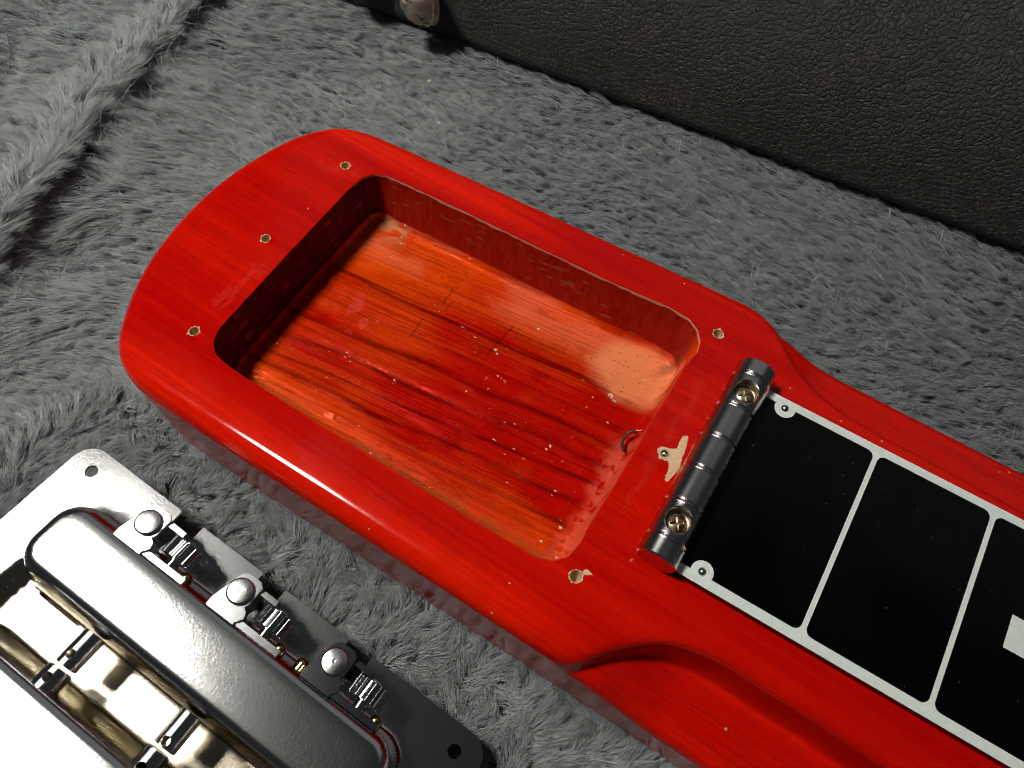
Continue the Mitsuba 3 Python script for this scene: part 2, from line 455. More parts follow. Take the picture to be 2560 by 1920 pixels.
# ------------------------------------------------------------------ outlines (millimetres; x along the guitar, y across, z up, 0 = its top face)
OUT = [(-170, -59.2), (-140, -59.6), (-100, -59.8), (-60, -60.2), (-10, -60.8), (50, -61.4), (110, -61.8), (160, -62), (160, 0), (160, 51), (110, 52.3), (50, 53.2),
       (0, 53.8), (-30, 54.2), (-55, 54.2), (-80, 53.4), (-105, 52.7), (-134, 51.8), (-154, 51), (-166, 50.6), (-175, 50.1), (-181.5, 49.0),
       (-188.4, 46.2), (-194.7, 40.0), (-199.8, 30.8), (-204.4, 15.2), (-206.0, 3), (-205.9, -10), (-203.5, -25), (-199.4, -37.2), (-193.9, -47.6),
       (-189.6, -53.0), (-185.2, -56.0), (-179, -58.2)]
lo = [p for p in OUT]
iA = lo.index((160, -62))
left = lo[iA + 3 + 1:] + lo[:iA]                    # the open run without the far right end
q = np.array(left, float)
tt = np.r_[0, np.cumsum(np.linalg.norm(np.diff(q, axis=0), axis=1) ** 0.5)]
cs = CubicSpline(tt, q)
run = cs(np.linspace(0, tt[-1], 3000))
O_POLY = sg.Polygon(np.vstack([run, [(150, -62), (150, 51.5)]]))
CREST_FAR = [(-52, 54.2), (-44, 54.0), (-39.5, 52.4), (-36, 50.4), (-33.0, 47.8), (-29.5, 44.2), (-25.0, 40.9), (-19, 38.0), (-11, 35.6), (0, 34.5), (12, 34.3), (40, 33.3), (80, 32.4), (150, 31.8)]
CREST_NEAR = [(150, -42.0), (80, -42.0), (25, -42.0), (11, -41.3), (-2, -41.2), (-12, -41.0), (-18, -41.9), (-23, -43.2), (-28, -46.2), (-32.5, -50.0), (-36.5, -54.4), (-40.0, -58.6), (-43.5, -60.0), (-50, -60.2)]


def smooth_run(p, n=400):
    p = np.array(p, float)
    t = np.r_[0, np.cumsum(np.linalg.norm(np.diff(p, axis=0), axis=1) ** 0.6)]
    return CubicSpline(t, p)(np.linspace(0, t[-1], n))


leftrun = run[run[:, 0] < -51]
A_POLY = sg.Polygon(np.vstack([smooth_run(CREST_NEAR), leftrun[::-1], smooth_run(CREST_FAR)])).buffer(0)
if A_POLY.geom_type != 'Polygon':
    A_POLY = max(A_POLY.geoms, key=lambda g: g.area)
RIM = [(-156.8, 36.6), (-130.7, 37.4), (-105.3, 37.8), (-83.8, 38.4), (-72, 39.2), (-65.7, 39.6), (-58.8, 39.3), (-55.0, 37.2), (-52.6, 33.8), (-51.9, 30.4), (-52.5, 27.4), (-52.9, 24),
       (-53.0, 12.9), (-53.2, 1.3), (-53.3, -15.6), (-53.6, -28.5), (-53.3, -33.4), (-54.1, -38.0), (-56.9, -41.0), (-61, -42.4), (-70.6, -42.6), (-91, -42.6),
       (-126.7, -42.1), (-154, -41.6), (-160, -41.3), (-163.8, -40.4), (-166.7, -38.1), (-168.3, -34.2), (-168.5, -18), (-168.5, 7), (-168.3, 27.0), (-167.8, 31.6), (-165.6, 34.6), (-161.5, 36.2)]
RIM_C = resample(np.array(sg.Polygon(resample(RIM, 0.5)).buffer(-2).buffer(4).buffer(-2).exterior.coords)[:-1], 0.6)
wob = meshkit.noise(np.c_[RIM_C * 0.35, np.zeros(len(RIM_C))], 3) - 0.5
RIM_C = RIM_C + wob[:, None] * 0.14
RIM_P = sg.Polygon(RIM_C)
HOLES = [(-175.0, 32.6), (-177.6, -2.8), (-173.6, -38.1), (-49.6, 39.0), (-50.3, -41.3)]
HOLE_R = [1.35, 1.3, 1.35, 1.35, 1.5]
ZB = -44.0


def body_h(xy):
    x = xy[:, 0]
    sA, sO = signed(A_POLY, xy), signed(O_POLY, xy)
    r = 5.0 + (2.6 - 5.0) * sstep(-50, -27, x)
    k = 7.0
    c0 = r * k / math.sqrt(1 + k * k)
    t = np.clip(r - sA, 0, None)
    circ = -(r - np.sqrt(np.clip(r * r - np.minimum(t, c0) ** 2, 0, None)))
    zA = circ - k * np.clip(t - c0, 0, None)
    depth = 5.5 + 7.0 * sstep(-42, -15, x)
    rs = 3.2
    u = np.clip(rs - sO, 0, rs)
    zS = -depth - (rs - np.sqrt(np.clip(rs * rs - u * u, 0, None)))
    zS = zS - 0.05 * np.clip(-sA - 4, 0, None)           # the shelf falls away gently
    return smax(zA, zS, 1.5 + 2.5 * sstep(-30, -5, x))


top_poly = O_POLY.difference(RIM_P)
for (hx, hy), hr in zip(HOLES, HOLE_R):
    top_poly = top_poly.difference(sg.Point(hx, hy).buffer(hr, quad_segs=8))
rings = [ring_pts(top_poly, 0.5)]
for d in (0.05, 0.2, 0.5, 0.9, 1.4, 2.0, 2.7, 3.5, 4.4, 5.4):
    rings.append(ring_pts(O_POLY.buffer(-d), 0.8))
near = O_POLY.buffer(-1.0)
for d in (-9, -7.5, -6, -4.8, -3.6, -2.6, -1.8, -1.1, -0.5, 0, 0.5, 1.0, 1.6, 2.4):
    c = ring_pts(A_POLY.buffer(-d), 0.8)
    c = c[(c[:, 0] > -60) & shapely.contains_xy(near, c[:, 0], c[:, 1])]
    rings.append(c)
for d in (0.25, 0.5, 1.0):
    rings.append(ring_pts(RIM_P.buffer(d), 0.6))
rings = [r[~shapely.contains_xy(RIM_P.buffer(-0.05), r[:, 0], r[:, 1])] for r in rings]


def body_top(xy):
    z = body_h(xy)
    s = -signed(RIM_P, xy)
    z = z - 0.07 * (1 - sstep(0.0, 0.5, s))
    for (hx, hy), hr in zip(HOLES, HOLE_R):
        d = np.hypot(xy[:, 0] - hx, xy[:, 1] - hy)
        z = z - 0.12 * np.exp(-((d - hr) / 0.5) ** 2)
    return z


top = sheet(top_poly, rings, 1.3, body_top)
e_out = skirt(top, z=ZB)
keep = np.abs(signed(O_POLY, e_out.triangles_center[:, :2])) < 0.3
walls = trimesh.Trimesh(e_out.vertices, e_out.faces[keep], process=False)
body = join([top, walls])
body.merge_vertices()
add('lap_steel_guitar__body', body, 'red_lacquer', 50)
labels['lap_steel_guitar'] = {'label': 'glossy red lap steel guitar body with an empty routed headstock cavity, lying on grey fur', 'category': 'guitar'}

# the routed cavity
DEPTH = 18.8


def cavity_h(xy):
    s = signed(RIM_P, xy)
    x, y = xy[:, 0], xy[:, 1]
    w = 5.6 - 3.4 * sstep(-158, -166, x) - 1.6 * sstep(-62, -56, x) * (y < 20)
    t = np.clip(s / w, 0, 1)
    wall = np.where(t < 0.5, -0.07 - (DEPTH - 3.4) * (t / 0.5) ** 0.92, 0)
    tt_ = np.clip((t - 0.5) / 0.5, 0, 1)
    low = -0.07 - (DEPTH - 3.4) - 3.12 * np.sqrt(np.clip(1 - (1 - tt_) ** 2, 0, 1))
    z = np.where(t < 0.5, wall, low)
    yy = y - 0.09 * (x + 110)
    steps = 0.35 * sstep(13.4, 12.2, yy) + 0.28 * sstep(-3.4, -4.6, yy) - 0.25 * sstep(-11.0, -12.2, yy) + 0.22 * sstep(-24, -25, yy)
    lump = 0.5 * (meshkit.fbm(np.c_[x * 0.05, y * 0.30, x * 0], 3, 5) - 0.5)
    return z + (steps + lump) * sstep(1.0, 1.7, s / w)


cr = [RIM_C] + [ring_pts(RIM_P.buffer(-d), 0.8) for d in (0.2, 0.45, 0.8, 1.1, 1.4, 1.8, 2.2, 2.8, 3.3, 3.9, 4.6, 5.6)]
cav = sheet(RIM_P, cr, 0.9, cavity_h)
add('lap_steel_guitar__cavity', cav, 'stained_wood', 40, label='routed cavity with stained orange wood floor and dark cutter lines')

# screw holes: bare wood sockets with a ragged pale lip
rng = np.random.default_rng(4)
for (hx, hy), hr in zip(HOLES, HOLE_R):
    z0 = -0.14
    prof = [(hr, z0), (hr * 0.97, -1.0), (hr * 0.85, -2.6), (hr * 0.3, -3.6), (0.001, -3.7)]
    cup = trimesh.creation.revolve(np.array(prof), sections=22).apply_translation([hx, hy, 0])
    a = np.linspace(0, 2 * np.pi, 30, endpoint=False)
    ro = hr + 0.10 + 0.30 * np.abs(rng.normal(size=30)) * rng.uniform(0.3, 1, 30)
    inner, outer = np.c_[hx + hr * np.cos(a), hy + hr * np.sin(a), np.full(30, 0.0)], np.c_[hx + ro * np.cos(a), hy + ro * np.sin(a), np.full(30, 0.03)]
    i = np.arange(30)
    j = (i + 1) % 30
    lip = trimesh.Trimesh(np.vstack([inner, outer]), np.vstack([np.stack([i, i + 30, j + 30], 1), np.stack([i, j + 30, j], 1)]), process=False)
    k = name_n('lap_steel_guitar__screw_hole')
    add(k, cup, 'hole_wood', 40)
    add(k + '__lip', lip, 'bare_wood')
patch = [(-48.57, -1.18), (-47.62, -0.14), (-45.1, 0.7), (-44.27, 1.5), (-44.53, 5.56), (-43.1, 6.16), (-42.22, 2.78), (-41.7, -1.31), (-41.07, -3.11), (-41.56, -5.57),
         (-42.22, -8.12), (-42.97, -8.06), (-43.88, -3.77), (-44.62, -3.25), (-47.22, -3.39)]


def ragged(pts, seed, amp=0.12):
    c = resample(pts, 0.35)
    c = c + np.random.default_rng(seed).normal(size=c.shape) * amp
    return sg.Polygon(c).buffer(0)


add('lap_steel_guitar__bare_patch', dome(ragged(patch, 1), -0.2, 0.05), 'bare_wood', label='cross-shaped patch of bare wood beside the roller nut')
add('lap_steel_guitar__bare_patch_001', dome(ragged([(-49.5, -39.3), (-49.2, -38.5), (-48.5, -38.4), (-46.9, -38.9), (-48.4, -39.7), (-49.2, -40.0)], 2, 0.06), -0.2, 0.05), 'bare_wood')
stub = lathe([(0.001, 0.55), (0.5, 0.45), (0.95, 0.1), (1.0, -0.3)], (0, 0, 1), (-46.3, -1.6, 0.05), 20)
add('lap_steel_guitar__broken_screw', stub, 'satin_chrome', 40)
add('lap_steel_guitar__broken_screw__socket', dome(sg.Point(-46.2, -1.7).buffer(1.35), -0.2, 0.08), 'hole_wood')
# chips of bare wood on the cavity floor, a scrap of wire by the right rim
flk = np.random.default_rng(12)
spots = [(-105.4, 10.1, 0.9), (-104.2, 9.2, 0.6), (-68.0, 14.9, 1.2), (-66.6, 14.0, 0.8), (-75.3, -8.4, 0.8), (-75.8, -9.8, 0.5), (-61, -27.5, 0.7), (-63.5, -33.5, 0.6), (-57.8, -35.0, 0.5), (-98.0, 23.5, 0.7)]
for fx, fy, fr in spots:
    a = np.linspace(0, 2 * np.pi, 9, endpoint=False)
    rr = fr * flk.uniform(0.35, 1.1, 9)
    pl = sg.Polygon(np.c_[fx + rr * np.cos(a) * 0.9, fy + rr * np.sin(a) * 0.75]).buffer(0)
    zc = float(cavity_h(np.array([[fx, fy]]))[0])
    add(name_n('lap_steel_guitar__wood_fleck'), dome(pl, zc - 0.2, zc + 0.16), 'bare_wood')

t_ = np.linspace(0.40 * np.pi, 1.40 * np.pi, 20)
loop = np.c_[-56.3 + 2.1 * np.cos(t_) - 0.5 * np.sin(t_), 3.4 + 3.3 * np.sin(t_), -14.6 + 1.2 * np.cos(t_)]
add('lap_steel_guitar__wire_loop', trimesh.creation.sweep_polygon(sg.Point(0, 0).buffer(0.42, quad_segs=4), loop), 'dark_wire', 40, label='scrap of dark wire by the cavity rim')

# ------------------------------------------------------------------ fretboard
FB0, FB1, HW, ZT = -31.0, 120.0, 28.55, 2.5
fb = m3.Manifold.cube([FB1 - FB0, 2 * HW, ZT]).translate([FB0, -HW, 0.0])
add('lap_steel_guitar__fretboard', slab(sg.box(FB0, -HW, FB1, HW), -0.3, ZT, 0.25), 'black_plastic')
frets = [0.25 + 571.5 * (2 ** (-1 / 12) - 2 ** (-(k + 1) / 12)) for k in range(0, 5)]     # 0.25, 30.5, 59.1, 86.1, 111.6
FW, YI0, YI1, ZL = 0.62, -25.85, 26.15, 0.12
cells, x = [], FB0 - 6
for f in frets:
    cells.append(rounded(x, YI0, f - FW, YI1, 1.9))
    x = f + FW
cells.append(rounded(x, YI0, FB1 + 8, YI1, 1.9))
white = sg.box(FB0, -HW + 0.15, FB1, HW - 0.15)
for c in cells:
    white = white.difference(c)
SCREWS = [(-24.9, 25.6), (-25.2, -25.2)]
for sx, sy in SCREWS:
    white = white.union(sg.Point(sx, sy).buffer(2.75, quad_segs=12))
white = white.intersection(sg.box(FB0, -HW + 0.15, FB1, HW - 0.15))
border = white.difference(sg.MultiPolygon([sg.box(f - 3, YI0 + 2.2, f + 3, YI1 - 2.2) for f in frets]))
add('lap_steel_guitar__fretboard__white_border', join([dome(g, ZT - 0.2, ZT + ZL) for g in getattr(border, 'geoms', [border])]), 'white_paint')
for f in frets:
    add(name_n('lap_steel_guitar__fretboard__fret_line'), dome(sg.box(f - FW, YI0 + 2.2, f + FW, YI1 - 2.2), ZT - 0.2, ZT + ZL), 'white_paint')
add('lap_steel_guitar__fretboard__position_marker', dome(sg.box(40.9, -4.45, 48.7, 4.1), ZT - 0.2, ZT + ZL), 'white_paint')
for sx, sy in SCREWS:
    k = name_n('lap_steel_guitar__fretboard__screw')
    add(k, lathe([(0.001, 0.75), (0.45, 0.68), (0.85, 0.40), (1.1, 0.0), (1.1, -0.3)], (0, 0, 1), (sx, sy, ZT + ZL), 24), 'chrome', 40)

# ------------------------------------------------------------------ the roller nut: a grooved bar with two screw pockets
NX, NZ, NR = -35.9, 4.75, 5.1
gy = [-24.2, -14.3, -4.3, 5.6, 15.8, 26.2]
prof = [(0.0, -29.6), (4.75, -29.6), (NR, -29.25)]
for g in gy:
    prof += [(NR, g - 0.75), (NR + 0.12, g - 0.55), (NR - 0.12, g - 0.35), (NR - 0.55, g - 0.1), (NR - 0.55, g + 0.15), (NR - 0.05, g + 0.5), (NR, g + 0.6)]
prof += [(NR, 30.6), (4.75, 31.0), (0.0, 31.0)]
cs_ = m3.CrossSection([np.array(prof)])
bar = m3.Manifold.revolve(cs_, 96).rotate([-90, 0, 0]).translate([NX, 0, NZ])
bar = bar.rotate([0, 0, 0])
POCK = [20.6, -19.4]
for yp in POCK:
    bar = bar - m3.Manifold.cylinder(8, 3.45, 3.45, 48).translate([NX + 0.1, yp, NZ + 1.3])
add('lap_steel_guitar__roller_nut', bar, 'polished_chrome', 35, label='grooved chrome roller nut bar with two screw pockets')
for yp in POCK:
    ring = m3.Manifold.cylinder(4.0, 3.42, 3.42, 40) - m3.Manifold.cylinder(6, 3.1, 3.1, 40).translate([0, 0, -1])
    ring = ring.translate([NX + 0.1, yp, NZ + 0.3]) ^ m3.Manifold.revolve(m3.CrossSection([np.array([(0, -32), (NR - 0.15, -32), (NR - 0.15, 32), (0, 32)])]), 64).rotate([-90, 0, 0]).translate([NX, 0, NZ])
    k = name_n('lap_steel_guitar__roller_nut__pocket')
    add(k, ring, 'tarnished_brass', 35)
    head = m3.Manifold.revolve(m3.CrossSection([np.array([(0, 0), (2.75, 0), (2.75, 0.5), (2.2, 1.15), (1.2, 1.5), (0, 1.6)])]), 36)
    head = head - m3.Manifold.cube([3.4, 0.6, 1.4], True).translate([0, 0, 1.5]).rotate([0, 0, 35]) - m3.Manifold.cube([0.6, 3.4, 1.4], True).translate([0, 0, 1.5]).rotate([0, 0, 35])
    add(name_n('lap_steel_guitar__roller_nut__screw'), head.translate([NX + 0.1, yp, NZ + 1.25]), 'tarnished_brass', 35)

# ------------------------------------------------------------------ tuner pan (pressed chrome plate with three tuners a side, lying upside down)
ZF = -17.0
PC = np.array([-118.0, -120.0, ZF])
_rot = trimesh.transformations.rotation_matrix
R_ = _rot(math.radians(-2.2), [0, 0, 1], [-178.0, -82.0, ZF]) @ _rot(math.radians(-6.3), [1, 0, 0], PC) @ _rot(math.radians(5.0), [0, 1, 0], PC)


def padd(key, mesh, bsdf, smooth=False, **kw):
    if isinstance(mesh, m3.Manifold):
        mesh = scaled(mesh).apply_scale(1000)
    m = mesh.copy()
    m.vertices[:, 0] = PC[0] + (m.vertices[:, 0] - PC[0]) * 0.975 + 0.6
    add(key, m.apply_transform(R_), bsdf, smooth, **kw)


pan = rounded(-187.6, -164, -46.8, -76.6, 6.0)
for xn in (-148.6, -119.1, -89.3):
    for y0, y1 in ((-84.5, -70), (-170, -155.5)):
        pan = pan.difference(sg.box(xn - 3.9, y0, xn + 3.9, y1))
for hx in (-180.3, -54.3):
    for hy in (-82.6, -158):
        pan = pan.difference(sg.Point(hx, hy).buffer(1.75, quad_segs=8))
D1, D2 = rounded(-173.0, -111.9, -63.0, -88.9, 8.8), rounded(-173.0, -149.6, -63.0, -123.6, 9.0)
TR = rounded(-175.0, -130.0, -60.0, -106.0, 6.0)


def pan_h(xy):
    s1, s2, st = signed(D1, xy), signed(D2, xy), signed(TR, xy)
    e = lambda s, w: np.sqrt(np.clip(1 - (1 - np.clip(s / w, 0, 1)) ** 2, 0, 1))  # noqa: E731
    rise = 13.4 * np.maximum(e(s1, 4.2), e(s2, 4.2)) + 0.8 * np.maximum(e(s1, 10.0), e(s2, 10.0))
    rise = rise + 0.5 * np.exp(-np.clip(-np.maximum(s1, s2), 0, None) / 0.7) * (np.maximum(s1, s2) < 0)
    sunk = -3.2 * sstep(-1.0, 4.5, st) * (np.maximum(s1, s2) <= 0)
    x, y = xy[:, 0], xy[:, 1]
    wave = 0.18 * (meshkit.fbm(np.c_[x * 0.03, y * 0.03, x * 0], 2, 8) - 0.5)
    return ZF + rise + sunk + wave


pr = [ring_pts(pan, 0.6)]
for D in (D1, D2):
    for d in (-1.2, -0.4, 0, 0.06, 0.2, 0.45, 0.8, 1.3, 1.9, 2.7, 3.6, 4.8, 6.5, 8.5):
        pr.append(ring_pts(D.buffer(-d), 0.8))
pr = [r[shapely.contains_xy(pan.buffer(0.01), r[:, 0], r[:, 1])] if i else r for i, r in enumerate(pr)]
plate = sheet(pan, pr, 1.3, pan_h)
edge = skirt(plate, dz=0.9)
low = plate.copy()
low.vertices[:, 2] -= 0.9
low.invert()
padd('tuner_pan__plate', plate, 'grained_chrome', 60)
padd('tuner_pan__edge', join([edge, low]), 'satin_chrome', 30)
labels['tuner_pan'] = {'label': 'pressed chrome pan with tuner gears and string posts, lying on fur beside the red guitar', 'category': 'tuner pan'}

# string posts through the walls of the trough
for px, y0, y1, yh in ((-141.5, -111.5, -120.2, -117.4), (-110.4, -111.5, -120.0, -118.6), (-141.7, -130.0, -121.0, -123.6), (-110.8, -130.0, -121.0, -125.2), (-81.0, -111.5, -120.0, -117.6)):
    zc = -7.2
    post = m3.Manifold.cylinder(abs(y1 - y0) - 0.2, 3.0 + 0.25 * (y1 > y0), 3.0 + 0.25 * (y1 > y0), 48) + m3.Manifold.cylinder(abs(y1 - y0), 2.8, 2.8, 48)
    post = post.rotate([90, 0, 0]) if y1 < y0 else post.rotate([-90, 0, 0])
    post = post.translate([px, y0, zc])
    post = post - m3.Manifold.cylinder(12, 1.15, 1.15, 24).translate([px, yh, zc - 6])
    padd(name_n('tuner_pan__string_post'), post, 'post_chrome', 35)

# three tuners along the edge that faces the guitar
CAPZ = -1.6
for i, cx in enumerate((-150.4, -120.0, -90.4)):
    cy = -85.6 + 0.45 * i
    t = name_n('tuner_pan__tuner')
    foot = sg.box(cx - 4.9, cy - 6.6, cx + 17.2, cy - 4.9)
    strip = slab(sg.box(cx + 4.0, cy - 6.5, cx + 17.2, cy - 4.8), -15.5, -3.6, 0.35) + slab(sg.box(cx - 4.9, cy - 6.8, cx + 3.9, cy - 4.4), -15.5, -2.6, 0.4)
    brk = sg.Polygon([(cx - 4.9, cy - 6.4), (cx - 4.9, cy - 4.6), (cx - 3.6, cy + 0.6), (cx - 2.9, cy + 3.6), (cx - 1.6, cy + 4.6), (cx + 2.4, cy + 4.7), (cx + 3.8, cy + 3.6), (cx + 3.8, cy - 1.2), (cx + 3.3, cy - 2.2),
                      (cx + 4.6, cy - 3.0), (cx + 5.1, cy - 4.4), (cx + 4.4, cy - 5.6), (cx + 3.6, cy - 6.4)]).buffer(-0.4).buffer(0.8).buffer(-0.4)
    hous = slab(brk, CAPZ - 2.3, CAPZ - 0.9, 0.4) + slab(brk.buffer(-0.9), -13, CAPZ - 2.0, 0.2)
    padd(t, strip + hous, 'chrome', 35)
    r0 = 3.3
    capp = [(r0, -0.9), (r0, -0.1), (r0 - 0.2, 0.08)]
    for rr in np.arange(r0 - 0.35, 0.5, -0.28):
        hh = 0.45 * (1 - (rr / r0) ** 2)
        capp += [(rr, 0.06 + hh), (rr - 0.10, 0.10 + hh), (rr - 0.18, 0.09 + hh)]
    capp += [(0.4, 0.40), (0.001, 0.36)]
    padd(t + '__shaft_cap', lathe(capp[::-1], (0, 0, 1), (cx, cy, CAPZ), 48), 'cap_chrome', 30)
    padd(t + '__shaft', lathe([(0.001, -20), (2.2, -20), (2.2, 0), (0.001, 0)], (0, 0, 1), (cx + 0.4, cy + 2.2, -6), 28), 'satin_chrome', 35)
    # side ear beside the cap
    ear = slab(sg.Polygon([(cx + 4.1, cy + 2.3), (cx + 4.6, cy + 3.7), (cx + 9.0, cy + 3.6), (cx + 9.1, cy + 2.2)]), -9, CAPZ - 1.6, 0.3)
    padd(t + '__ear', ear, 'chrome', 30)
    # toothed gear on the post's axle
    gx, gz, gr = cx + 10.9, -6.4, 4.7
    a = np.linspace(0, 2 * np.pi, 160, endpoint=False)
    rad = gr - 0.42 + 0.42 * np.clip(np.cos(a * 16) * 1.8, -1, 1)
    gm = m3.Manifold.extrude(m3.CrossSection([np.c_[rad * np.cos(a), rad * np.sin(a)]]), 4.6).rotate([90, 0, 0]).translate([gx, cy + 1.9, gz])
    padd(t + '__gear', gm, 'chrome', 25)
    padd(t + '__axle', lathe([(0.001, 0), (1.7, 0), (1.7, 2.4), (2.4, 2.5), (2.4, 3.3), (0.001, 3.3)], (0, 1, 0), (gx, cy - 5.4, gz), 28), 'chrome', 35)
    padd(t + '__axle_screw', lathe([(1.9, 0.0), (1.9, 0.5), (1.2, 0.9), (0.001, 0.95)][::-1], (0, 1, 0), (gx, cy + 1.9, gz), 28), 'chrome', 35)
    for u in ((16.2, -6.6) if i == 2 else (16.2,)):
        k = name_n(t + '__screw')
        padd(k, lathe([(1.7, -1.5), (1.7, 0.6), (1.35, 1.3), (0.7, 1.65), (0.001, 1.7)][::-1], (0, 1, 0.15), (cx + u, cy - 4.7, -6.6), 24), 'brass', 40)

# ------------------------------------------------------------------ hard case with rusty feet
P0, DIR = np.array([-111.35, 143.9]), np.array([0.9971, 0.0765])
NRM = np.array([0.0765, -0.9971])
prof = []
for a in np.linspace(-90, 0, 9):                      # the rolled lower edge
    prof.append((-7.0 + 7.0 * math.cos(math.radians(a)), -33.5 + 7.0 * math.sin(math.radians(a))))
for a in np.linspace(8, 82, 24):                      # the broad padded shoulder
    prof.append((-70.0 + 70.0 * math.cos(math.radians(a * 0.98)), -31.0 + 72.0 * math.sin(math.radians(a * 0.98))))
prof += [(-90.0, 42.6), (-200.0, 43.5), (-300.0, 43.5)]
prof = np.array([(-30.0, -40.5)] + prof)
dd = np.r_[0, np.cumsum(np.linalg.norm(np.diff(prof, axis=0), axis=1))]
fine = np.linspace(0, dd[-1], 260)
pf = np.stack([np.interp(fine, dd, prof[:, k]) for k in range(2)], 1)
us = np.linspace(-330, 330, 90)
U, Vv = np.meshgrid(us, np.arange(len(fine)), indexing='ij')
bend = 0.00016 * np.clip(U, None, 0) ** 2 * 0.0
offs = pf[Vv, 0] + bend
XY = P0 + U[..., None] * DIR + offs[..., None] * NRM
wav = 0.7 * (meshkit.fbm(np.stack([U * 0.012, fine[Vv] * 0.02, U * 0], -1), 2, 4) - 0.5)
V = np.concatenate([XY + wav[..., None] * NRM, (pf[Vv, 1] + wav)[..., None]], -1).reshape(-1, 3)
nv = len(fine)
i, j = np.meshgrid(np.arange(len(us) - 1), np.arange(nv - 1), indexing='ij')
a = (i * nv + j).ravel()
Fc = np.vstack([np.stack([a, a + nv, a + 1], 1), np.stack([a + 1, a + nv, a + nv + 1], 1)])
add('hard_case__shell', trimesh.Trimesh(V, Fc, process=False), 'black_leather', True, uv=np.c_[U.ravel(), fine[Vv].ravel()])
labels['hard_case'] = {'label': 'black leatherette covered instrument case with a rusty metal foot, behind the red guitar', 'category': 'case'}


def case_foot(key, at, axis):
    p_ = [(0.001, 8.6), (1.2, 8.5), (2.0, 8.1), (2.35, 7.4), (2.6, 7.2), (4.2, 6.9), (6.0, 5.9), (7.3, 4.2), (8.0, 2.2), (8.2, 0.6), (8.4, 0.3), (8.9, 0.1), (8.9, -2.0)]
    p_ = [(a * 1.1, b * 1.15) for a, b in p_]
    add(key, lathe(p_[::-1], axis, at, 48), 'rusty_nickel', 40)


# ------------------------------------------------------------------ the rug: folded backing and combed fur
FRAME = sg.Polygon([(-395, 52), (-8, 308), (90, -18), (-152, -172)]).buffer(18)
FRAME_IN, FRAME = FRAME, FRAME.buffer(65)            # beyond the inner outline the pile is built of fewer, thicker fibres
RIDGE = np.array([(-268, -95), (-277, -50), (-283, -27), (-297, 20), (-302, 62), (-309, 94), (-318, 150), (-325, 210)], float)
RIDGE2 = np.array([(-345, -40), (-366, 20), (-378, 60), (-390, 130)], float)
CREASE = np.array([(-331, -20), (-349, 26), (-358, 55), (-372, 100)], float)


def to_line(xy, line):
    ls = sg.LineString(line)
    d = shapely.distance(ls, shapely.points(xy))
    xs = np.interp(xy[:, 1], line[:, 1], line[:, 0])
    return np.where(xy[:, 0] > xs, d, -d)


def rug_h(xy):
    x, y = xy[:, 0], xy[:, 1]
    r1, r2, c1 = to_line(xy, RIDGE), to_line(xy, RIDGE2), to_line(xy, CREASE)
    h = -43.5 + 3.0 * (meshkit.fbm(np.c_[x * 0.03, y * 0.03, x * 0], 3, 2) - 0.5) + 1.2 * (meshkit.fbm(np.c_[x * 0.1, y * 0.1, x * 0], 2, 6) - 0.5)
    h = h + 9.0 * np.exp(-(r1 / 11.0) ** 2) + 7.0 * np.exp(-(r2 / 9.0) ** 2) - 5.0 * np.exp(-(c1 / 6.0) ** 2)
    dip = np.exp(-((x + 257) ** 2 + (y + 26) ** 2) / 200.0) + 0.6 * np.exp(-((x + 268) ** 2 + (y - 12) ** 2) / 120.0)
    h = h - 4.5 * dip
    rum = sstep(-212, -250, x)
    h = h + rum * (9.0 * (meshkit.fbm(np.c_[x * 0.055, y * 0.035, x * 0], 2, 21) - 0.5) - 1.0)
    h = h + 3.5 * sstep(-30, -80, y) * sstep(-215, -190, x)      # the pile stands higher under the chrome pan
    return h


xs, ys = np.arange(-480, 200, 4.0), np.arange(-260, 380, 4.0)
gx_, gy_ = np.meshgrid(xs, ys, indexing='ij')
gxy = np.stack([gx_.ravel(), gy_.ravel()], 1)
i, j = np.meshgrid(np.arange(len(xs) - 1), np.arange(len(ys) - 1), indexing='ij')
a = (i * len(ys) + j).ravel()
n_ = len(ys)
rugm = trimesh.Trimesh(np.c_[gxy, rug_h(gxy)], np.vstack([np.stack([a, a + n_, a + 1], 1), np.stack([a + 1, a + n_, a + n_ + 1], 1)]), process=False)
far = trimesh.creation.box([3000, 3000, 2]).apply_translation([-100, 60, -56])
add('rug', join([rugm, far]), 'rug_backing', 40, kind='structure', label='grey long-pile faux fur rug', cat='rug')

rng = np.random.default_rng(7)
B = FRAME.bounds
CL = 2.25                                             # spacing of the tufts
gx_, gy_ = np.meshgrid(np.arange(B[0], B[2], CL), np.arange(B[1], B[3], CL))
ctr = np.stack([gx_.ravel(), gy_.ravel()], 1)
ctr += rng.uniform(-0.6, 0.6, ctr.shape) * CL
case_side = (ctr - P0) @ NRM
ok = shapely.contains_xy(FRAME, ctr[:, 0], ctr[:, 1]) & ~shapely.contains_xy(O_POLY.buffer(-2.5), ctr[:, 0], ctr[:, 1]) & (case_side > -10)
ok &= ~shapely.contains_xy(sg.box(-172, -240, -40, -100), ctr[:, 0], ctr[:, 1])
ctr = ctr[ok]


